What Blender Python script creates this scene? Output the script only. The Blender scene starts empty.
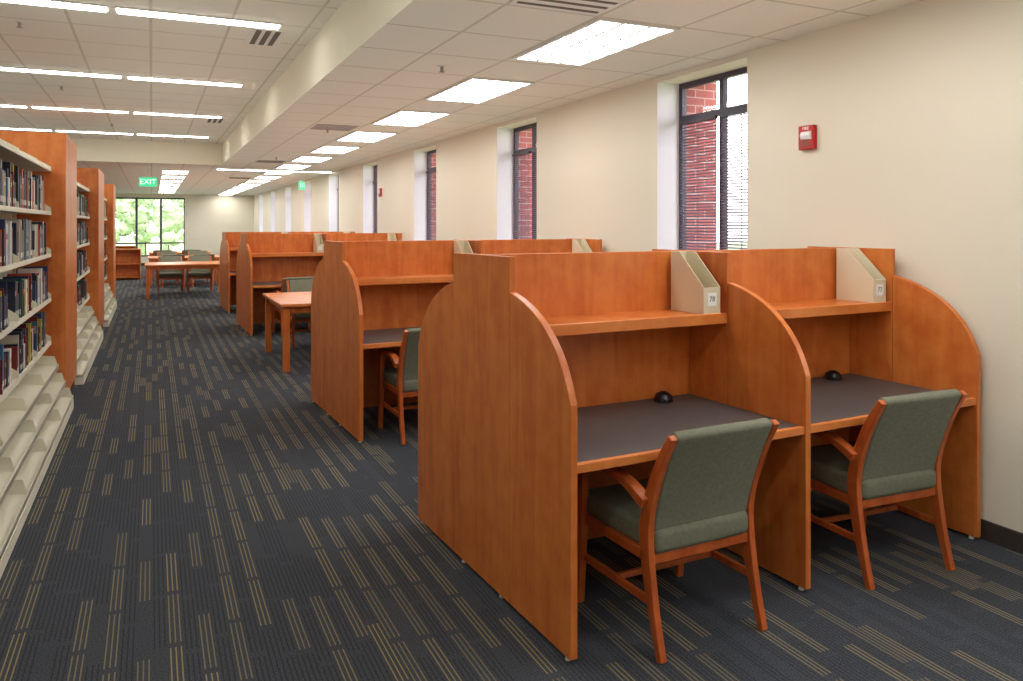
import bpy, bmesh, math, random
from mathutils import Vector, Matrix
random.seed(7)
scene = bpy.context.scene
COL = scene.collection

# ------------------------------------------------------------ materials
def s2l(c):
    return tuple(((x/255)/12.92 if x/255 <= 0.04045 else ((x/255+0.055)/1.055)**2.4) for x in c)

def new_mat(name):
    m = bpy.data.materials.new(name); m.use_nodes = True
    nt = m.node_tree; b = nt.nodes['Principled BSDF']
    return m, nt, b

def plain(name, rgb, rough=0.6, metal=0.0, var=0.04, scale=6.0, bump=0.0, bscale=200, spec=0.5):
    m, nt, b = new_mat(name)
    tc = nt.nodes.new('ShaderNodeTexCoord')
    n = nt.nodes.new('ShaderNodeTexNoise'); n.inputs['Scale'].default_value = scale
    n.inputs['Detail'].default_value = 3
    nt.links.new(tc.outputs['Object'], n.inputs['Vector'])
    r = nt.nodes.new('ShaderNodeValToRGB')
    c = s2l(rgb)
    r.color_ramp.elements[0].position = 0.3; r.color_ramp.elements[1].position = 0.7
    r.color_ramp.elements[0].color = tuple(x*(1-var) for x in c)+(1,)
    r.color_ramp.elements[1].color = tuple(min(1, x*(1+var)) for x in c)+(1,)
    nt.links.new(n.outputs['Fac'], r.inputs['Fac'])
    nt.links.new(r.outputs['Color'], b.inputs['Base Color'])
    b.inputs['Roughness'].default_value = rough
    b.inputs['Metallic'].default_value = metal
    b.inputs['Specular IOR Level'].default_value = spec
    if bump > 0:
        n2 = nt.nodes.new('ShaderNodeTexNoise'); n2.inputs['Scale'].default_value = bscale
        nt.links.new(tc.outputs['Object'], n2.inputs['Vector'])
        bp = nt.nodes.new('ShaderNodeBump'); bp.inputs['Strength'].default_value = bump
        bp.inputs['Distance'].default_value = 0.002
        nt.links.new(n2.outputs['Fac'], bp.inputs['Height'])
        nt.links.new(bp.outputs['Normal'], b.inputs['Normal'])
    return m

def wood(name, dark, light, stretch=(6, 6, 0.7), rough=0.36):
    m, nt, b = new_mat(name)
    tc = nt.nodes.new('ShaderNodeTexCoord')
    mp = nt.nodes.new('ShaderNodeMapping'); mp.inputs['Scale'].default_value = stretch
    nt.links.new(tc.outputs['Object'], mp.inputs['Vector'])
    n = nt.nodes.new('ShaderNodeTexNoise'); n.inputs['Scale'].default_value = 2.0
    n.inputs['Detail'].default_value = 5; n.inputs['Distortion'].default_value = 0.8
    nt.links.new(mp.outputs['Vector'], n.inputs['Vector'])
    n2 = nt.nodes.new('ShaderNodeTexNoise'); n2.inputs['Scale'].default_value = 9.0
    n2.inputs['Detail'].default_value = 4
    nt.links.new(tc.outputs['Object'], n2.inputs['Vector'])
    mx = nt.nodes.new('ShaderNodeMath'); mx.operation = 'MULTIPLY_ADD'
    nt.links.new(n2.outputs['Fac'], mx.inputs[0]); mx.inputs[1].default_value = 0.9
    nt.links.new(n.outputs['Fac'], mx.inputs[2])
    r = nt.nodes.new('ShaderNodeValToRGB')
    r.color_ramp.elements[0].position = 0.65; r.color_ramp.elements[1].position = 1.0
    r.color_ramp.elements[0].color = s2l(dark)+(1,)
    r.color_ramp.elements[1].color = s2l(light)+(1,)
    dv = nt.nodes.new('ShaderNodeMath'); dv.operation = 'MULTIPLY'; dv.inputs[1].default_value = 0.88
    nt.links.new(mx.outputs[0], dv.inputs[0])
    nt.links.new(dv.outputs[0], r.inputs['Fac'])
    nt.links.new(r.outputs['Color'], b.inputs['Base Color'])
    b.inputs['Roughness'].default_value = rough
    b.inputs['Specular IOR Level'].default_value = 0.45
    return m

def emis(name, rgb, strength):
    m, nt, b = new_mat(name)
    b.inputs['Base Color'].default_value = (*rgb, 1)
    b.inputs['Emission Color'].default_value = (*rgb, 1)
    b.inputs['Emission Strength'].default_value = strength
    return m

M_WOOD = wood('cherry_veneer', (197, 102, 42), (216, 128, 60))
M_WOODE = wood('cherry_edge', (210, 117, 53), (224, 138, 70), (3, 3, 3))
M_CHWOOD = wood('chair_wood', (174, 80, 35), (198, 101, 48), (8, 8, 1.5), 0.3)
M_DARKSEAM = plain('seam', (80, 38, 20), 0.8)
M_LAM = plain('slate_laminate', (84, 81, 81), 0.42, var=0.05, scale=80)
M_WALL = plain('wall_paint', (232, 225, 206), 0.85, var=0.01, scale=1.2)
M_SOFF = plain('soffit_paint', (232, 225, 202), 0.85, var=0.01)
M_JAMB = plain('jamb_paint_skylit', (248, 247, 252), 0.8, var=0.005)  # white reveal paint, with the bright lavender skylight put into its colour
M_BASE = plain('base_vinyl', (62, 54, 50), 0.6)
M_STEEL = plain('cream_steel', (232, 228, 208), 0.45, var=0.02)
M_BRONZE = plain('bronze_frame', (66, 58, 72), 0.4, var=0.05)
M_BLIND = plain('blind_slat', (104, 92, 108), 0.5)
M_BLACK = plain('black_plastic', (24, 24, 26), 0.35)
M_FAB = plain('sage_fabric', (119, 120, 102), 0.95, var=0.12, scale=60, bump=0.4, bscale=500, spec=0.2)
M_BOX = plain('file_board', (222, 210, 180), 0.6, var=0.02)
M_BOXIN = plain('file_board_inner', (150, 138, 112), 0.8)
M_PAPER = plain('white_paper', (244, 244, 242), 0.7, var=0.0)
M_RED = plain('alarm_red', (190, 30, 30), 0.4)
M_LENS = plain('strobe_lens', (225, 222, 222), 0.3)
M_GRAYM = plain('white_metal', (226, 224, 216), 0.5, var=0.01)
M_MGRAY = plain('sprinkler_metal', (160, 154, 144), 0.5, var=0.01)
M_DGRAY = plain('vent_dark', (110, 102, 90), 0.8)
M_TROFF = emis('troffer_lens', (1.0, 0.985, 0.96), 12.8)
M_STRIP = emis('strip_lens', (1.0, 0.985, 0.96), 15.5)
M_EXITG = emis('exit_green', (0.05, 0.62, 0.30), 1.0)
M_EXITW = emis('exit_letters', (0.85, 1.0, 0.9), 1.0)
M_LEAF = plain('leaves', (184, 204, 162), 0.8, var=0.35, scale=3)
M_BARK = plain('bark', (96, 84, 72), 0.9)
M_GRASS = plain('grass', (150, 170, 120), 0.9, var=0.2, scale=0.6)

def tile_mat(name, ox, oy, mxs, mys):
    m, nt, b = new_mat(name)
    tc = nt.nodes.new('ShaderNodeTexCoord')
    sp = nt.nodes.new('ShaderNodeSeparateXYZ'); nt.links.new(tc.outputs['Object'], sp.inputs[0])
    def line(sock, off, mod):
        a = nt.nodes.new('ShaderNodeMath'); a.operation = 'SUBTRACT'
        nt.links.new(sock, a.inputs[0]); a.inputs[1].default_value = off - 0.012
        d = nt.nodes.new('ShaderNodeMath'); d.operation = 'DIVIDE'
        nt.links.new(a.outputs[0], d.inputs[0]); d.inputs[1].default_value = mod
        f = nt.nodes.new('ShaderNodeMath'); f.operation = 'FRACT'
        nt.links.new(d.outputs[0], f.inputs[0])
        l = nt.nodes.new('ShaderNodeMath'); l.operation = 'LESS_THAN'
        nt.links.new(f.outputs[0], l.inputs[0]); l.inputs[1].default_value = 0.024/mod
        return l.outputs[0]
    a = line(sp.outputs[0], ox, mxs); c = line(sp.outputs[1], oy, mys)
    mx = nt.nodes.new('ShaderNodeMath'); mx.operation = 'MAXIMUM'
    nt.links.new(a, mx.inputs[0]); nt.links.new(c, mx.inputs[1])
    n = nt.nodes.new('ShaderNodeTexNoise'); n.inputs['Scale'].default_value = 90
    nt.links.new(tc.outputs['Object'], n.inputs['Vector'])
    r = nt.nodes.new('ShaderNodeValToRGB')
    r.color_ramp.elements[0].color = s2l((222, 219, 204))+(1,)
    r.color_ramp.elements[1].color = s2l((236, 234, 220))+(1,)
    nt.links.new(n.outputs['Fac'], r.inputs['Fac'])
    mix = nt.nodes.new('ShaderNodeMix'); mix.data_type = 'RGBA'
    nt.links.new(mx.outputs[0], mix.inputs['Factor'])
    nt.links.new(r.outputs['Color'], mix.inputs['A'])
    mix.inputs['B'].default_value = s2l((202, 197, 178))+(1,)
    nt.links.new(mix.outputs['Result'], b.inputs['Base Color'])
    b.inputs['Roughness'].default_value = 0.9
    return m
M_TILE = tile_mat('ceiling_tile', 2.43, 4.03, 0.61, 0.69)

def carpet_mat():
    m, nt, b = new_mat('carpet')
    L = nt.links
    tc = nt.nodes.new('ShaderNodeTexCoord')
    sp = nt.nodes.new('ShaderNodeSeparateXYZ'); L.new(tc.outputs['Object'], sp.inputs[0])
    def M(op, a, bb=None, c=None):
        n = nt.nodes.new('ShaderNodeMath'); n.operation = op
        for i, v in enumerate((a, bb, c)):
            if v is None: continue
            if isinstance(v, (int, float)): n.inputs[i].default_value = v
            else: L.new(v, n.inputs[i])
        return n.outputs[0]
    u = M('DIVIDE', sp.outputs[0], 0.056)
    col = M('FLOOR', u); fu = M('FRACT', u)
    par = M('GREATER_THAN', M('FRACT', M('MULTIPLY', col, 0.5)), 0.25)
    w1 = nt.nodes.new('ShaderNodeTexWhiteNoise'); w1.noise_dimensions = '1D'
    L.new(col, w1.inputs['W'])
    v = M('ADD', M('DIVIDE', sp.outputs[1], 0.47), M('MULTIPLY', w1.outputs['Value'], 7.0))
    row = M('FLOOR', v); fv = M('FRACT', v)
    cb = nt.nodes.new('ShaderNodeCombineXYZ'); L.new(col, cb.inputs[0]); L.new(row, cb.inputs[1])
    w2 = nt.nodes.new('ShaderNodeTexWhiteNoise'); w2.noise_dimensions = '2D'
    L.new(cb.outputs[0], w2.inputs['Vector'])
    k = w2.outputs['Value']
    lf = M('FRACT', M('MULTIPLY', fu, 3.0))
    line = M('MULTIPLY', M('GREATER_THAN', lf, 0.35), M('LESS_THAN', lf, 0.61))
    seg = M('MULTIPLY', M('GREATER_THAN', fv, 0.05), M('LESS_THAN', fv, 0.97))
    line = M('MULTIPLY', line, seg)
    thr = M('MULTIPLY_ADD', par, 0.60, 0.05)
    gold = M('MULTIPLY', line, M('LESS_THAN', k, thr))
    grey = M('MULTIPLY', line, M('MULTIPLY', M('GREATER_THAN', k, thr), M('LESS_THAN', k, 0.90)))
    # each dash group gets its own strength, as yarn tones vary
    gstr = M('MULTIPLY_ADD', M('FRACT', M('MULTIPLY', k, 37.0)), 0.40, 0.52)
    n = nt.nodes.new('ShaderNodeTexNoise'); n.inputs['Scale'].default_value = 160
    n.inputs['Detail'].default_value = 4
    L.new(tc.outputs['Object'], n.inputs['Vector'])
    r = nt.nodes.new('ShaderNodeValToRGB')
    r.color_ramp.elements[0].position = 0.3; r.color_ramp.elements[1].position = 0.7
    r.color_ramp.elements[0].color = s2l((50, 53, 59))+(1,)
    r.color_ramp.elements[1].color = s2l((86, 90, 97))+(1,)
    L.new(n.outputs['Fac'], r.inputs['Fac'])
    m1 = nt.nodes.new('ShaderNodeMix'); m1.data_type = 'RGBA'
    L.new(M('MULTIPLY', grey, 0.6), m1.inputs['Factor']); L.new(r.outputs['Color'], m1.inputs['A'])
    m1.inputs['B'].default_value = s2l((41, 43, 49))+(1,)
    m2 = nt.nodes.new('ShaderNodeMix'); m2.data_type = 'RGBA'
    L.new(M('MULTIPLY', gold, gstr), m2.inputs['Factor']); L.new(m1.outputs['Result'], m2.inputs['A'])
    m2.inputs['B'].default_value = s2l((156, 142, 98))+(1,)
    L.new(m2.outputs['Result'], b.inputs['Base Color'])
    b.inputs['Roughness'].default_value = 1.0
    b.inputs['Specular IOR Level'].default_value = 0.1
    bp = nt.nodes.new('ShaderNodeBump'); bp.inputs['Strength'].default_value = 0.5; bp.inputs['Distance'].default_value = 0.003
    L.new(n.outputs['Fac'], bp.inputs['Height']); L.new(bp.outputs['Normal'], b.inputs['Normal'])
    return m
M_CARPET = carpet_mat()

def brick_mat():
    m, nt, b = new_mat('brick')
    tc = nt.nodes.new('ShaderNodeTexCoord')
    sp = nt.nodes.new('ShaderNodeSeparateXYZ'); nt.links.new(tc.outputs['Object'], sp.inputs[0])
    ad = nt.nodes.new('ShaderNodeMath'); ad.operation = 'ADD'
    nt.links.new(sp.outputs[0], ad.inputs[0]); nt.links.new(sp.outputs[1], ad.inputs[1])
    cb = nt.nodes.new('ShaderNodeCombineXYZ')
    nt.links.new(ad.outputs[0], cb.inputs[0]); nt.links.new(sp.outputs[2], cb.inputs[1])
    br = nt.nodes.new('ShaderNodeTexBrick')
    nt.links.new(cb.outputs[0], br.inputs['Vector'])
    br.inputs['Color1'].default_value = s2l((178, 96, 92))+(1,)
    br.inputs['Color2'].default_value = s2l((154, 76, 76))+(1,)
    br.inputs['Mortar'].default_value = s2l((200, 170, 168))+(1,)
    br.inputs['Scale'].default_value = 1.0
    br.inputs['Brick Width'].default_value = 0.2
    br.inputs['Row Height'].default_value = 0.07
    br.inputs['Mortar Size'].default_value = 0.005
    nt.links.new(br.outputs['Color'], b.inputs['Base Color'])
    b.inputs['Roughness'].default_value = 0.9
    return m
M_BRICK = brick_mat()

def glass_mat():
    m = bpy.data.materials.new('window_glass'); m.use_nodes = True
    nt = m.node_tree; nt.nodes.clear()
    o = nt.nodes.new('ShaderNodeOutputMaterial'); t = nt.nodes.new('ShaderNodeBsdfTransparent')
    g = nt.nodes.new('ShaderNodeBsdfGlossy'); g.inputs['Roughness'].default_value = 0.02
    mx = nt.nodes.new('ShaderNodeMixShader'); mx.inputs[0].default_value = 0.05
    nt.links.new(t.outputs[0], mx.inputs[1]); nt.links.new(g.outputs[0], mx.inputs[2])
    nt.links.new(mx.outputs[0], o.inputs[0])
    return m
M_GLASS = glass_mat()

def attr_mat(name, attr):
    m, nt, b = new_mat(name)
    a = nt.nodes.new('ShaderNodeAttribute'); a.attribute_name = attr
    nt.links.new(a.outputs['Color'], b.inputs['Base Color'])
    b.inputs['Roughness'].default_value = 0.5
    return m
M_BOOK = attr_mat('book_covers', 'Col')

# ------------------------------------------------------------ mesh builder
class MB:
    def __init__(s):
        s.v = []; s.f = []; s.m = []; s.mats = []; s.c = []; s.color = None
    def mi(s, m):
        if m not in s.mats: s.mats.append(m)
        return s.mats.index(m)
    def add(s, vs, fs, m):
        o = len(s.v); s.v += [tuple(x) for x in vs]
        k = s.mi(m)
        for f in fs:
            s.f.append([o+i for i in f]); s.m.append(k); s.c.append(s.color or (1, 1, 1))
    def box(s, x0, x1, y0, y1, z0, z1, m, side=None, yside=None):
        vs = [(x0,y0,z0),(x1,y0,z0),(x1,y1,z0),(x0,y1,z0),(x0,y0,z1),(x1,y0,z1),(x1,y1,z1),(x0,y1,z1)]
        fs = [(0,3,2,1),(4,5,6,7),(0,1,5,4),(1,2,6,5),(2,3,7,6),(3,0,4,7)]
        s.add(vs, fs, m)
        if side is not None:
            k = s.mi(side)
            for i in (1,2,3,4): s.m[-i] = k
        if yside is not None:
            k = s.mi(yside); s.m[-4] = k; s.m[-2] = k
    def prism_x(s, prof, x0, x1, m):   # prof: list (y,z)
        n = len(prof)
        vs = [(x0, p[0], p[1]) for p in prof]+[(x1, p[0], p[1]) for p in prof]
        fs = [tuple(range(n)), tuple(range(2*n-1, n-1, -1))]
        fs += [(i, (i+1) % n, n+(i+1) % n, n+i) for i in range(n)]
        s.add(vs, fs, m)
    def prism_y(s, prof, y0, y1, m):   # prof: (x,z)
        n = len(prof)
        vs = [(p[0], y0, p[1]) for p in prof]+[(p[0], y1, p[1]) for p in prof]
        fs = [tuple(range(n)), tuple(range(2*n-1, n-1, -1))]
        fs += [(i, (i+1) % n, n+(i+1) % n, n+i) for i in range(n)]
        s.add(vs, fs, m)
    def ribbon(s, path, x0, x1, m, sub=6, xs=None):
        """path of (y,z,halfthick) smoothed, in YZ plane, width x0..x1"""
        P = [Vector(p) for p in path]
        pts = []
        for i in range(len(P)-1):
            p0 = P[max(i-1, 0)]; p1 = P[i]; p2 = P[i+1]; p3 = P[min(i+2, len(P)-1)]
            for k in range(sub):
                t = k/sub
                pts.append(0.5*((2*p1)+(p2-p0)*t+(2*p0-5*p1+4*p2-p3)*t*t+(3*p1-p0-3*p2+p3)*t**3))
        pts.append(P[-1])
        vs = []; N = len(pts)
        for i, p in enumerate(pts):
            a = pts[max(i-1, 0)]; b = pts[min(i+1, N-1)]
            t = Vector((b[0]-a[0], b[1]-a[1])); t.normalize()
            n = Vector((-t[1], t[0]))*p[2]
            for x, sg in ((x0, 1), (x1, 1), (x1, -1), (x0, -1)):
                vs.append((x, p[0]+n[0]*sg, p[1]+n[1]*sg))
        fs = [(0,1,2,3), tuple(4*(N-1)+i for i in (3,2,1,0))]
        for i in range(N-1):
            for k in range(4):
                a = 4*i+k; b = 4*i+(k+1) % 4
                fs.append((a, b, b+4, a+4))
        s.add(vs, fs, m)
    def cyl(s, cx, cy, z0, z1, r0, r1, m, n=16):
        vs = [(cx+r0*math.cos(2*math.pi*i/n), cy+r0*math.sin(2*math.pi*i/n), z0) for i in range(n)]
        vs += [(cx+r1*math.cos(2*math.pi*i/n), cy+r1*math.sin(2*math.pi*i/n), z1) for i in range(n)]
        fs = [tuple(range(n-1, -1, -1)), tuple(range(n, 2*n))]
        fs += [(i, (i+1) % n, n+(i+1) % n, n+i) for i in range(n)]
        s.add(vs, fs, m)
    def mesh(s, name, smooth=False, colors=False):
        me = bpy.data.meshes.new(name)
        me.from_pydata(s.v, [], s.f)
        for m in s.mats: me.materials.append(m)
        me.polygons.foreach_set('material_index', s.m)
        if colors:
            ca = me.color_attributes.new('Col', 'FLOAT_COLOR', 'CORNER')
            for p, c in zip(me.polygons, s.c):
                for li in p.loop_indices:
                    ca.data[li].color = (*c, 1)
        bm = bmesh.new(); bm.from_mesh(me)
        bmesh.ops.recalc_face_normals(bm, faces=bm.faces)
        bm.to_mesh(me); bm.free()
        if smooth:
            me.polygons.foreach_set('use_smooth', [True]*len(me.polygons))
        return me

def obj(name, me, loc=(0, 0, 0), rz=0, parent=None, bevel=0, seg=2):
    o = bpy.data.objects.new(name, me); COL.objects.link(o)
    o.location = loc; o.rotation_euler = (0, 0, rz)
    if parent: o.parent = parent
    if bevel:
        b = o.modifiers.new('bevel', 'BEVEL'); b.width = bevel; b.segments = seg
        b.limit_method = 'ANGLE'; b.angle_limit = math.radians(40)
    return o
def empty(name, loc=(0, 0, 0), rz=0):
    o = bpy.data.objects.new(name, None); COL.objects.link(o)
    o.location = loc; o.rotation_euler = (0, 0, rz); o.empty_display_size = 0.1
    return o
def text(name, body, size, loc, rot, mat, parent=None, ext=0.0005):
    c = bpy.data.curves.new(name, 'FONT'); c.body = body; c.size = size
    c.align_x = 'CENTER'; c.align_y = 'CENTER'; c.extrude = ext
    c.materials.append(mat)
    o = bpy.data.objects.new(name, c); COL.objects.link(o)
    o.location = loc; o.rotation_euler = rot
    if parent: o.parent = parent
    return o

# ------------------------------------------------------------ room shell
XW = 3.90; XL = -9.0; Y0 = -4.0; YB = 34.5; ZL = 2.87; ZH = 3.31; XS = 1.32; YS = 17.3
T = 0.27
mb = MB(); mb.box(XL-0.2, XW+T, Y0-0.2, YB+0.2, -0.12, 0, M_CARPET); obj('floor', mb.mesh('floor'))
mb = MB(); mb.box(XL-0.2, XS, Y0-0.2, YS, ZH, ZH+0.15, M_TILE); obj('ceiling', mb.mesh('ceiling'))
mb = MB()
mb.box(XS, XW+T, Y0-0.2, YS, ZL, ZH+0.15, M_TILE, side=M_SOFF)
obj('ceiling', mb.mesh('ceiling_low'))
mb = MB()
mb.box(XL-0.2, XW+T, YS, YB+0.2, ZL, ZH+0.15, M_TILE, side=M_SOFF)
obj('ceiling', mb.mesh('ceiling_rear'))

WIN = [(4.40+3.39*k, 5.50+3.39*k) for k in range(-2, 9)]
SILL = 0.85; HEAD = 2.83
mb = MB(); y = Y0-0.2
for a, b in WIN:
    mb.box(XW, XW+T, y, a, 0, ZL, M_WALL, yside=M_JAMB)
    mb.box(XW, XW+T, a, b, 0, SILL, M_WALL)
    mb.box(XW, XW+T, a, b, HEAD, ZL, M_WALL)
    y = b
mb.box(XW, XW+T, y, YB+0.2, 0, ZL, M_WALL, yside=M_JAMB)
obj('wall_right', mb.mesh('wall_right'))
BD = 0.36
mb = MB(); y = Y0-0.2
for a, b in WIN:
    mb.box(XW+T+0.03, XW+T+BD, y, a, -0.3, 3.5, M_BRICK)
    mb.box(XW+T+0.03, XW+T+BD, a, b, -0.3, SILL-0.03, M_BRICK)
    mb.box(XW+T+0.03, XW+T+BD, a, b, HEAD+0.1, 3.5, M_BRICK)
    y = b
mb.box(XW+T+0.03, XW+T+BD, y, YB+0.2, -0.3, 3.5, M_BRICK)
obj('wall_exterior_brick', mb.mesh('wall_exterior_brick'))

# windows
def win_mesh():
    mb = MB(); w = 1.10; x0 = -0.045; x1 = 0.0; f = 0.045
    z0 = SILL; z1 = HEAD
    mb.box(x0, x1, 0, f, z0, z1, M_BRONZE); mb.box(x0, x1, w-f, w, z0, z1, M_BRONZE)
    mb.box(x0, x1, f, w-f, z0, z0+f, M_BRONZE); mb.box(x0, x1, f, w-f, z1-f, z1, M_BRONZE)
    mb.box(x0, x1, w/2-0.025, w/2+0.025, z0+f, z1-f, M_BRONZE)
    mb.box(x0, x1, f, w/2-0.025, 2.50, 2.55, M_BRONZE)
    mb.box(x0, x1, w/2+0.025, w-f, 2.50, 2.55, M_BRONZE)
    mb.box(-0.032, -0.028, f, w/2-0.025, z0+f, z1-f, M_GLASS)
    mb.box(-0.032, -0.028, w/2+0.025, w-f, z0+f, z1-f, M_GLASS)
    return mb.mesh('window')
def blind_mesh():
    mb = MB(); w = 1.10
    for a, b in ((0.052, w/2-0.03), (w/2+0.03, w-0.052)):
        z = SILL+0.06
        while z < 2.47:
            mb.add([(-0.082, a, z), (-0.060, a, z+0.011), (-0.060, b, z+0.011), (-0.082, b, z),
                    (-0.082, a, z+0.002), (-0.060, a, z+0.013), (-0.060, b, z+0.013), (-0.082, b, z+0.002)],
                   [(0,1,2,3),(7,6,5,4),(0,4,5,1),(1,5,6,2),(2,6,7,3),(3,7,4,0)], M_BLIND)
            z += 0.025
        mb.box(-0.085, -0.055, a, b, 2.475, 2.50, M_BRONZE)
        mb.box(-0.072, -0.068, (a+b)/2-0.002, (a+b)/2+0.002, SILL+0.06, 2.47, M_BLIND)
    return mb.mesh('blinds')
wm = win_mesh(); bm_ = blind_mesh()
for i, (a, b) in enumerate(WIN):
    w = obj('window_%d' % (i+1), wm, (XW+T, a, 0))
    obj('venetian_blind', bm_, (0, 0, 0), 0, w)

# other walls
BW0, BW1 = -1.45, 1.22
mb = MB()
mb.box(XL-0.2, BW0, YB, YB+0.2, 0, ZL, M_WALL); mb.box(BW1, XW+T, YB, YB+0.2, 0, ZL, M_WALL)
mb.box(BW0, BW1, YB, YB+0.2, 0, 0.35, M_WALL); mb.box(BW0, BW1, YB, YB+0.2, 2.72, ZL, M_WALL)
obj('wall_back', mb.mesh('wall_back'))
mb = MB()
w3 = (BW1-BW0)
for k in range(4):
    x = BW0+w3*k/3; mb.box(max(BW0, x-0.04), min(BW1, x+0.04), YB+0.06, YB+0.14, 0.35, 2.72, M_BRONZE)
for z in (0.35, 0.86, 2.66):
    mb.box(BW0, BW1, YB+0.07, YB+0.13, z, z+0.06, M_BRONZE)
mb.box(BW0, BW1, YB+0.098, YB+0.102, 0.35, 2.72, M_GLASS)
obj('window_20', mb.mesh('window_back'))
mb = MB(); mb.box(XL-0.2, XL, Y0-0.2, YB+0.2, 0, ZH, M_WALL); obj('wall_left', mb.mesh('wall_left'))
mb = MB(); mb.box(XL, XW+T, Y0-0.2, Y0, 0, ZH, M_WALL); obj('wall_front', mb.mesh('wall_front'))
mb = MB(); mb.box(XW-0.012, XW, Y0, YB, 0, 0.10, M_BASE); obj('baseboard_right', mb.mesh('bb'))
mb = MB(); mb.box(XL, XW-0.012, YB-0.012, YB, 0, 0.10, M_BASE); obj('baseboard_back', mb.mesh('bb2'))

# ------------------------------------------------------------ ceiling fixtures
def troffer():
    mb = MB(); w = 0.60; l = 1.25; f = 0.028
    mb.box(0, w, 0, f, -0.014, 0, M_GRAYM); mb.box(0, w, l-f, l, -0.014, 0, M_GRAYM)
    mb.box(0, f, f, l-f, -0.014, 0, M_GRAYM); mb.box(w-f, w, f, l-f, -0.014, 0, M_GRAYM)
    mb.box(f, w-f, f, l-f, -0.006, -0.001, M_TROFF)
    for k in range(1, 3): mb.box(w*k/3-0.013, w*k/3+0.013, f, l-f, -0.010, -0.006, M_GRAYM)
    for k in range(1, 6): mb.box(f, w-f, l*k/6-0.013, l*k/6+0.013, -0.010, -0.006, M_GRAYM)
    return mb.mesh('troffer')
tm = troffer()
for k in range(-3, 15):
    obj('ceiling_light_panel', tm, (2.44, 4.04+2.07*k, ZL))
for k in range(0, 7):
    obj('ceiling_light_panel', tm, (0.2, 19.4+2.07*k, ZL))
    obj('ceiling_light_panel', tm, (-3.2, 19.4+2.07*k, ZL))
def strip():
    mb = MB(); l = 1.25
    mb.box(0, l, 0, 0.16, -0.012, 0, M_GRAYM)
    mb.box(0.015, l-0.015, 0.012, 0.148, -0.020, -0.012, M_STRIP)
    return mb.mesh('strip')
sm = strip()
for r in range(-3, 4):
    for c in range(7):
        obj('ceiling_strip_light', sm, (0.99-1.25-1.30*c, 6.75+3.06*r, ZH))
for x in (1.3, 2.6, -2.9, -4.2): obj('ceiling_strip_light', sm, (x, 18.4, ZL))
def vent(w, l, n):
    mb = MB(); mb.box(0, w, 0, l, -0.006, 0, M_GRAYM)
    for i in range(n):
        y0 = l*(i+0.2)/n; mb.box(0.03, w-0.03, y0, y0+l/n*0.28, -0.010, -0.006, M_DGRAY)
    return mb.mesh('vent')
vm = vent(0.58, 0.6, 6)
for y in (3.40, 9.7, 15.6, 21.5): obj('ceiling_vent', vm, (1.82, y, ZL))
mbv = MB(); mbv.box(0, 0.30, 0, 0.62, -0.006, 0, M_GRAYM)
for i in range(3): mbv.box(0.04+0.08*i, 0.085+0.08*i, 0.03, 0.59, -0.010, -0.006, M_DGRAY)
vm3 = mbv.mesh('slot_vent')
for y in (7.0, 13.1): obj('ceiling_vent', vm3, (0.78, y, ZH))
mb = MB(); mb.cyl(0, 0, -0.006, 0, 0.035, 0.035, M_GRAYM); mb.cyl(0, 0, -0.045, -0.006, 0.012, 0.014, M_MGRAY)
mb.cyl(0, 0, -0.05, -0.045, 0.022, 0.022, M_MGRAY)
spm = mb.mesh('sprinkler')
for p in ((2.07, 5.8, ZL), (2.07, 10.2, ZL), (3.4, 2.6, ZL), (-1.0, 7.6, ZH), (-1.0, 10.9, ZH), (-0.6, 14.5, ZH), (2.07, 14.8, ZL)):
    obj('ceiling_sprinkler', spm, p)

# exit signs
def exit_sign(loc, rz):
    e = empty('exit_sign', loc, rz)
    mb = MB(); mb.box(-0.18, 0.18, -0.015, 0.015, -0.10, 0.10, M_EXITG); mb.box(-0.09, 0.09, -0.02, 0.02, 0.10, 0.125, M_GRAYM)
    mb.cyl(0, 0, 0.12, ZL-loc[2], 0.008, 0.008, M_GRAYM)
    obj('sign_panel', mb.mesh('exit_panel'), parent=e)
    text('sign_text', 'EXIT', 0.16, (0, -0.017, 0), (math.pi/2, 0, 0), M_EXITW, e)
    text('sign_text_rear', 'EXIT', 0.16, (0, 0.017, 0), (math.pi/2, 0, math.pi), M_EXITW, e)
exit_sign((-0.08, 19.0, 2.57), 0)
exit_sign((3.45, 20.2, 2.62), math.radians(60))

# fire alarms on right wall
def alarm(y, z):
    e = empty('fire_alarm_strobe', (XW-0.001, y, z))
    mb = MB()
    mb.box(-0.035, 0, -0.065, 0.065, -0.078, 0.078, M_RED)
    obj('housing', mb.mesh('alarm'), parent=e, bevel=0.006)
    mb = MB()
    mb.prism_y([(-0.0345, -0.020), (-0.050, -0.014), (-0.056, 0.012), (-0.050, 0.034), (-0.0345, 0.040)], -0.052, 0.030, M_LENS)
    obj('strobe', mb.mesh('strobe'), parent=e, bevel=0.003)
    mb = MB()
    for k in range(4): mb.box(-0.037, -0.034, -0.045, 0.045, -0.062+0.010*k, -0.058+0.010*k, M_DGRAY)
    obj('grille', mb.mesh('grille'), parent=e)
    text('alarm_text', 'FIRE', 0.03, (-0.0355, 0, 0.058), (math.pi/2, 0, -math.pi/2), M_PAPER, e)
alarm(3.81, 2.19); alarm(14.3, 2.23)

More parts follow.
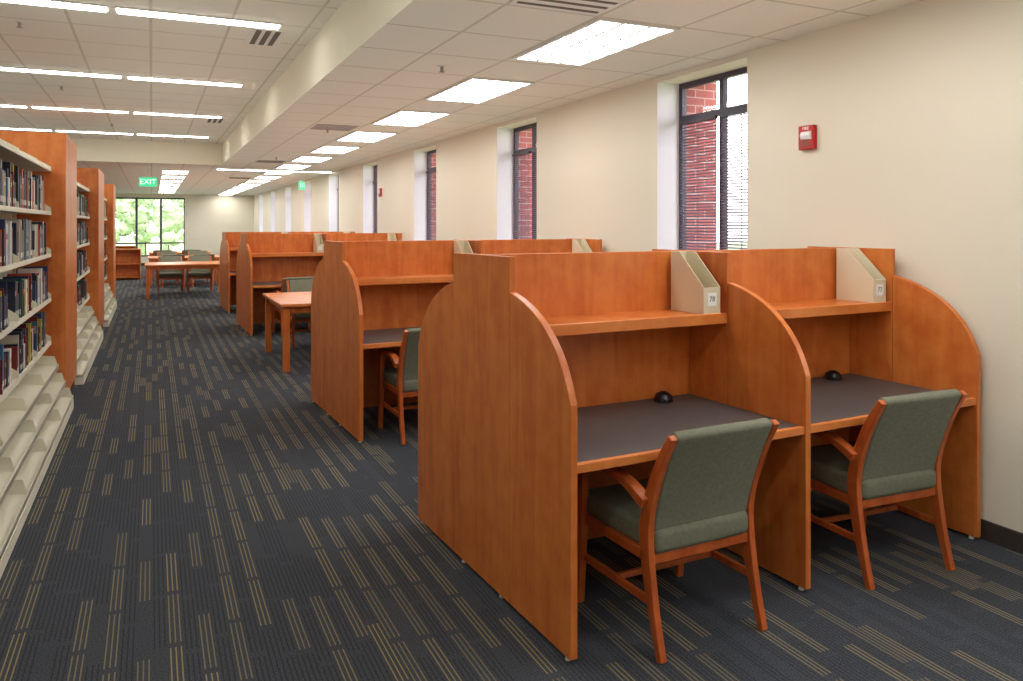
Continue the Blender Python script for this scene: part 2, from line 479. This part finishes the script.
# ------------------------------------------------------------ study carrels
W = 1.236; D = 0.79
def bez(p0, p1, p2, n=14):
    return [((1-t)**2*p0[0]+2*t*(1-t)*p1[0]+t*t*p2[0], (1-t)**2*p0[1]+2*t*(1-t)*p1[1]+t*t*p2[1]) for t in [i/n for i in range(n+1)]]
def carrel_mesh():
    mb = MB(); ZT = 1.485; g = 0.004; zb = 0.018; th = 0.032
    WM = W-0.008
    for u in (0, WM-th/2, 2*W-th):
        mb.prism_x([(-0.30, zb), (0.30, zb), (0.30, ZT), (-0.30, ZT)], u, u+th, M_WOOD)
        for sg in (-1, 1):
            c = bez((0.30+g, 1.335), (0.69, 1.262), (D, 0.955))
            prof = [(0.30+g, zb)]+c[::1]+[(D, zb)]
            mb.prism_x([(sg*a, b) for a, b in prof], u, u+th, M_WOOD)
            mb.cyl(u+th/2, sg*(D-0.04), 0, zb, 0.014, 0.01, M_GRAYM, 10)
            mb.cyl(u+th/2, sg*0.2, 0, zb, 0.014, 0.01, M_GRAYM, 10)
        mb.box(u+0.005, u+th-0.005, -0.306, 0.306, zb+0.02, 1.33, M_DARKSEAM)
    for k in range(2):
        a = th if k == 0 else WM+th/2; b = WM-th/2 if k == 0 else 2*W-th
        mb.box(a, b, -0.018, 0.018, 0.08, ZT, M_WOOD)
        for sg in (-1, 1):
            def bx(v0, v1, z0, z1, m):
                lo, hi = sorted((sg*v0, sg*v1)); mb.box(a, b, lo, hi, z0, z1, m)
            bx(0.018, 0.300, 1.155, 1.183, M_WOOD)          # shelf
            bx(0.280, 0.302, 1.133, 1.185, M_WOODE)          # shelf nosing
            bx(0.018, D-0.030, 0.700, 0.728, M_WOOD)         # desk core
            bx(0.018, D-0.032, 0.728, 0.733, M_LAM)          # laminate
            bx(D-0.032, D-0.006, 0.698, 0.733, M_WOODE)      # desk nosing
            bx(0.018, 0.05, 0.60, 0.70, M_WOOD)
            cu = a+(b-a)*0.80; cv = sg*0.10
            for r0, r1, z0, z1 in ((0.050, 0.048, 0.733, 0.750), (0.048, 0.036, 0.750, 0.772), (0.036, 0.012, 0.772, 0.784)):
                mb.cyl(cu, cv, z0, z1, r0, r1, M_BLACK, 18)
    return mb.mesh('carrel')
cm = carrel_mesh()
def filebox_mesh():
    mb = MB(); w = 0.105; d = 0.25; t = 0.004
    side = [(-d/2, 0), (d/2, 0), (d/2, 0.30), (d/2-0.07, 0.30), (-d/2, 0.13)]
    mb.prism_x(side, 0, t, M_BOX); mb.prism_x(side, w-t, w, M_BOX)
    mb.box(t, w-t, -d/2, -d/2+t, 0, 0.13, M_BOX)
    mb.box(t, w-t, d/2-t, d/2, 0, 0.30, M_BOX)
    mb.box(t, w-t, -d/2+t, d/2-t, 0, t, M_BOXIN)
    mb.box(0.024, 0.082, -d/2-0.0012, -d/2, 0.040, 0.104, M_PAPER)
    return mb.mesh('filebox')
fm = filebox_mesh()
CAR = [(1.358, 3.300, 2.7), (1.36, 6.50, 2.3), (1.28, 12.70, 1.8), (1.25, 15.90, 1.2)]
for ci, (x, y, r) in enumerate(CAR):
    rz = math.radians(r)
    obj('study_carrel', cm, (x, y, 0), rz, bevel=0.0025, seg=1)
    R = Matrix.Rotation(rz, 3, 'Z')
    for k in range(2):
        uu = (k+1)*W-0.016*(k+1)-0.112-(0.028 if k else 0.036)
        p = R @ Vector((uu, -0.165, 1.1835)) + Vector((x, y, 0))
        fb = obj('magazine_file_box', fm, p, rz)
        if ci == 0:
            text('label_text', str(78-k), 0.036, (0.053, -0.1264, 0.072), (math.pi/2, 0, 0), M_BLACK, fb, 0.0002)

# ------------------------------------------------------------ chairs
def chair_meshes():
    mb = MB()
    stile = [(-0.285, 0.0, 0.015), (-0.235, 0.18, 0.021), (-0.195, 0.40, 0.029), (-0.207, 0.54, 0.027), (-0.273, 0.715, 0.021), (-0.350, 0.848, 0.014)]
    for x in (-0.268, 0.238): mb.ribbon(stile, x, x+0.030, M_CHWOOD)
    for x in (-0.288, 0.253):
        mb.ribbon([(0.255, 0.0, 0.014), (0.240, 0.25, 0.021), (0.232, 0.45, 0.022), (0.222, 0.605, 0.018)], x, x+0.035, M_CHWOOD)
        xa = x-0.008
        mb.ribbon([(0.275, 0.600, 0.008), (0.225, 0.620, 0.015), (0.06, 0.634, 0.015), (-0.09, 0.622, 0.016), (-0.218, 0.572, 0.019)], xa, xa+0.050, M_CHWOOD)
    for x in (-0.268, 0.240):
        mb.box(x, x+0.028, -0.20, 0.225, 0.345, 0.385, M_CHWOOD)
        mb.box(x+0.001, x+0.022, -0.222, 0.235, 0.185, 0.215, M_CHWOOD)
    mb.box(-0.240, 0.240, -0.215, -0.19, 0.330, 0.370, M_CHWOOD)
    mb.box(-0.255, 0.255, 0.215, 0.24, 0.345, 0.385, M_CHWOOD)
    mb.box(-0.245, 0.245, 0.0, 0.022, 0.188, 0.212, M_CHWOOD)
    frame = mb.mesh('chair_frame')
    mb = MB()
    mb.add([(-0.236,-0.235,0.368),(0.236,-0.235,0.368),(0.262,0.262,0.378),(-0.262,0.262,0.378),
            (-0.236,-0.235,0.465),(0.236,-0.235,0.465),(0.262,0.262,0.482),(-0.262,0.262,0.482)],
           [(0,3,2,1),(4,5,6,7),(0,1,5,4),(1,2,6,5),(2,3,7,6),(3,0,4,7)], M_FAB)
    seat = mb.mesh('chair_seat', smooth=True)
    mb = MB()
    mb.ribbon([(-0.190, 0.455, 0.028), (-0.202, 0.54, 0.034), (-0.266, 0.715, 0.032), (-0.343, 0.856, 0.022)], -0.237, 0.237, M_FAB, sub=4)
    back = mb.mesh('chair_back', smooth=True)
    return frame, seat, back
CF, CS, CB = chair_meshes()
def chair(x, y, r, name='wooden_armchair'):
    e = empty(name, (x, y, 0), math.radians(r))
    obj('frame', CF, parent=e, bevel=0.005, seg=2)
    obj('seat', CS, parent=e, bevel=0.028, seg=4)
    obj('back_pad', CB, parent=e, bevel=0.016, seg=3)
chair(1.953, 2.685, 2.6); chair(3.162, 2.755, -2.0)
chair(1.93, 5.84, 1.0); chair(3.12, 5.9, 3.0)
chair(1.95, 11.95, 4.0); chair(3.05, 11.95, 0)
chair(1.9, 3.98, 182); chair(3.1, 4.02, 180)
chair(1.9, 7.14, 182); chair(3.05, 7.16, 178)
chair(1.85, 13.3, 180); chair(1.9, 15.2, 2)

# ------------------------------------------------------------ tables
def table(x0, x1, y0, y1, h=0.75):
    mb = MB(); L = x1-x0; Wd = y1-y0
    mb.box(0, L, 0, Wd, h-0.032, h, M_WOODE)
    i = 0.07
    mb.box(i, L-i, i, i+0.02, h-0.11, h-0.032, M_WOOD); mb.box(i, L-i, Wd-i-0.02, Wd-i, h-0.11, h-0.032, M_WOOD)
    mb.box(i, i+0.02, i+0.02, Wd-i-0.02, h-0.11, h-0.032, M_WOOD); mb.box(L-i-0.02, L-i, i+0.02, Wd-i-0.02, h-0.11, h-0.032, M_WOOD)
    for lx in (0.03, L-0.10):
        for ly in (0.03, Wd-0.10):
            mb.box(lx, lx+0.07, ly, ly+0.07, 0, h-0.032, M_WOOD)
    obj('library_table', mb.mesh('table'), (x0, y0, 0), 0, bevel=0.004, seg=1)
table(1.28, 3.2, 8.80, 10.38)
table(-0.15, 1.55, 18.65, 20.1); table(-0.1, 1.7, 22.6, 24.0); table(1.9, 3.5, 21.5, 23.0)
table(-0.1, 1.7, 26.6, 28.0)
chair(0.40, 20.42, 180); chair(1.05, 20.42, 176); chair(0.5, 22.25, 0); chair(1.2, 22.25, 5)
chair(0.4, 24.35, 180); chair(1.2, 24.35, 176); chair(0.3, 26.25, 0); chair(1.1, 26.25, 0); chair(2.4, 21.15, 0)
chair(2.3, 8.48, 3); chair(1.95, 10.72, 180); chair(2.75, 10.72, 180)

# ------------------------------------------------------------ bookshelves
BC = [(30,38,70),(24,26,32),(120,30,34),(70,40,28),(36,64,52),(200,192,176),(232,228,218),(90,96,104),(150,120,80),
      (46,62,108),(24,44,78),(96,22,30),(60,110,132),(176,160,60),(58,58,62),(30,30,34),(210,205,195),(44,60,92),(190,80,50),
      (70,120,160),(120,140,150),(240,238,230),(40,84,90),(28,36,60)]
SHELVES = [1.736, 1.371, 0.983, 0.607]
XF = -0.80; XC = -1.09
def bookcase(y0, y1):
    mb = MB(); bk = MB()
    n = max(1, round((y1-y0)/0.92)); w = (y1-y0)/n
    mb.box(XC-0.004, XC+0.004, y0, y1, 0.06, 2.18, M_STEEL)
    for i in range(n+1):
        y = y0+w*i
        ya = min(max(y-0.02, y0), y1-0.04)
        mb.box(XC-0.03, XC+0.03, ya, ya+0.04, 0, 2.22, M_STEEL)
    mb.box(XC, -0.63, y0, y1, 0.0, 0.075, M_STEEL)
    for z in SHELVES:
        mb.box(XC+0.005, XF, y0+0.002, y1-0.002, z-0.022, z, M_STEEL)
        mb.box(XF-0.003, XF, y0+0.002, y1-0.002, z-0.030, z-0.0225, M_STEEL)
        for i in range(n):
            for yy in (y0+w*i+0.006, y0+w*(i+1)-0.009):
                mb.prism_y([(XC+0.03, z+0.0005), (XF-0.002, z+0.0005), (XF-0.002, z+0.035), (XC+0.11, z+0.17), (XC+0.03, z+0.17)], yy, yy+0.003, M_STEEL)
    mb.box(XC+0.005, XF, y0+0.002, y1-0.002, 2.085, 2.105, M_STEEL)
    for i in range(n):
        for yy in (y0+w*i+0.006, y0+w*(i+1)-0.009):
            mb.prism_y([(XC+0.03, 2.106), (XF-0.002, 2.106), (XF-0.002, 2.13), (XC+0.11, 2.23), (XC+0.03, 2.23)], yy, yy+0.003, M_STEEL)
    # gently tilted empty display shelves below the books
    for z, xf in ((0.37, -0.745), (0.22, -0.69), (0.085, -0.632)):
        mb.add([(XC+0.02, y0, z+0.045), (xf, y0, z), (xf, y1, z), (XC+0.02, y1, z+0.045),
                (XC+0.02, y0, z+0.06), (xf, y0, z+0.015), (xf, y1, z+0.015), (XC+0.02, y1, z+0.06)],
               [(0,3,2,1),(4,5,6,7),(0,1,5,4),(1,2,6,5),(2,3,7,6),(3,0,4,7)], M_STEEL)
        mb.box(xf-0.004, xf, y0, y1, z-0.012, z+0.035, M_STEEL)
        for i in range(n):
            yy = y0+w*(i+1)-0.009
            mb.prism_y([(XC+0.06, z+0.06), (xf-0.005, z+0.015), (xf-0.03, z+0.10), (XC+0.06, z+0.13)], yy, yy+0.003, M_STEEL)
    obj('library_bookshelf', mb.mesh('bookshelf'))
    for z in SHELVES:
        for i in range(n):
            a = y0+w*i+0.02; b = y0+w*(i+1)-0.02
            y = a; lim = a+(b-a)*random.uniform(0.66, 0.98)
            while y < lim:
                t = random.uniform(0.018, 0.055); h = random.uniform(0.20, 0.29) if random.random() < .8 else random.uniform(.16, .31)
                if y+t > b: break
                dd = random.uniform(0.14, 0.20)
                c = s2l(random.choice(BC)); bk.color = c
                xr = XF-random.uniform(0.012, 0.03)
                bk.box(xr-dd, xr, y, y+t*0.95, z+0.0005, z+h, M_BOOK)
                if t > 0.02 and random.random() < 0.75:
                    bk.color = s2l((228, 226, 214))
                    bk.box(xr, xr+0.0006, y+t*0.12, y+t*0.82, z+0.025, z+0.06, M_BOOK)
                if t > 0.025 and random.random() < 0.4:
                    bk.color = s2l(random.choice([(200,180,110), (220,216,206), (170,40,40)]))
                    bk.box(xr, xr+0.0006, y+t*0.12, y+t*0.82, z+h*0.62, z+h*0.75, M_BOOK)
                y += t
            if y < b-0.1:
                mb2 = y+0.003
                bk.color = s2l((222, 214, 190))
                bk.prism_y([(XC+0.05, z+0.0005), (XF-0.012, z+0.0005), (XF-0.012, z+0.05), (XC+0.15, z+0.19), (XC+0.05, z+0.19)], mb2, mb2+0.003, M_BOOK)
    obj('row_of_books', bk.mesh('books', colors=True))
bookcase(1.5, 7.89); bookcase(9.02, 12.54); bookcase(13.98, 17.28)
for y0, y1 in ((7.9, 9.0), (12.55, 13.96), (17.3, 18.3)):
    mb = MB()
    mb.box(-1.47, -0.69, y0, y1, 0.10, 2.43, M_WOOD)
    mb.box(-1.45, -0.71, y0+0.02, y1-0.02, 0.0, 0.10, M_DARKSEAM)
    obj('wood_end_panel', mb.mesh('endpanel'), bevel=0.004, seg=1)
mb = MB()
mb.box(0, 0.03, 0, 0.4, 0, 0.88, M_WOOD); mb.box(1.07, 1.10, 0, 0.4, 0, 0.88, M_WOOD)
mb.box(0, 1.10, -0.01, 0.41, 0.88, 0.91, M_WOODE); mb.box(0.03, 1.07, 0.38, 0.40, 0, 0.88, M_WOOD)
for z in (0.06, 0.45): mb.box(0.03, 1.07, 0.01, 0.38, z, z+0.025, M_WOOD)
me = mb.mesh('lowcase')
obj('low_bookcase', me, (-1.4, 25.6, 0)); obj('low_bookcase', me, (-1.6, 29.5, 0))

# ------------------------------------------------------------ outside
mb = MB(); mb.box(-60, 60, -40, 110, -0.45, -0.35, M_GRASS); obj('lawn', mb.mesh('lawn'))
def tree(x, y, h, sc):
    me = bpy.data.meshes.new('tree'); bm = bmesh.new()
    bmesh.ops.create_cone(bm, cap_ends=True, segments=10, radius1=0.22*sc, radius2=0.08*sc, depth=h, matrix=Matrix.Translation((0, 0, h/2)))
    nf = len(bm.faces)
    for i in range(220):
        a = random.uniform(0, 6.28); rr = random.uniform(0, 2.4)*sc; zz = h*random.uniform(0.22, 1.25)
        r = random.uniform(0.10, 0.30)*sc
        res = bmesh.ops.create_icosphere(bm, subdivisions=1, radius=r, matrix=Matrix.Translation((rr*math.cos(a), rr*math.sin(a), zz)))
        for v in res['verts']: v.co += Vector((random.uniform(-1, 1), random.uniform(-1, 1), random.uniform(-1, 1)))*r*0.35
    for i, f in enumerate(bm.faces): f.material_index = 0 if i < nf else 1
    bm.to_mesh(me); bm.free(); me.materials.append(M_BARK); me.materials.append(M_LEAF)
    obj('tree', me, (x, y, -0.349))
for x, y, h in ((-4, 44, 4.5), (-0.5, 47, 5), (2.6, 43, 4), (-7, 50, 5.5), (5, 52, 5), (0.8, 55, 5)):
    tree(x, y, h, 1.2)

wd = bpy.data.worlds.new('World'); scene.world = wd; wd.use_nodes = True
bg = wd.node_tree.nodes['Background']
bg.inputs[0].default_value = (0.92, 0.91, 1.0, 1); bg.inputs[1].default_value = 6.0

# added fill without real fixtures: wide soft area lights brighten the ceiling from below
def fill_uplight(x0, x1, y0, y1, z, L):
    l = bpy.data.lights.new('fill_uplight', 'AREA'); l.shape = 'RECTANGLE'
    l.size = x1-x0; l.size_y = y1-y0; l.energy = math.pi*(x1-x0)*(y1-y0)*L
    l.color = (1.0, 0.98, 0.95)
    o = bpy.data.objects.new('fill_uplight', l); COL.objects.link(o)
    o.location = ((x0+x1)/2, (y0+y1)/2, z); o.rotation_euler = (math.pi, 0, 0)
fill_uplight(1.5, 3.6, -2, 17, 2.0, 0.30)
fill_uplight(-0.5, 1.2, -2, 17, 2.0, 0.38)
fill_uplight(-8, -1.7, -2, 17, 2.0, 0.25)
fill_uplight(-8, -1.8, 18, 33, 2.0, 0.24)
fill_uplight(-0.5, 3.6, 18, 33, 2.0, 0.24)

# ------------------------------------------------------------ camera
cam = bpy.data.cameras.new('camera'); co = bpy.data.objects.new('camera', cam); COL.objects.link(co)
F = 780.0
cam.sensor_width = 36; cam.sensor_fit = 'HORIZONTAL'; cam.lens = F/1023*36
cam.shift_y = -(340.5-225)/1023
cam.clip_end = 300; cam.clip_start = 0.05
co.location = (0, 0, 1.62)
co.rotation_euler = (math.pi/2, 0, -math.atan(359.5/F))
scene.camera = co
scene.view_settings.view_transform = 'Standard'
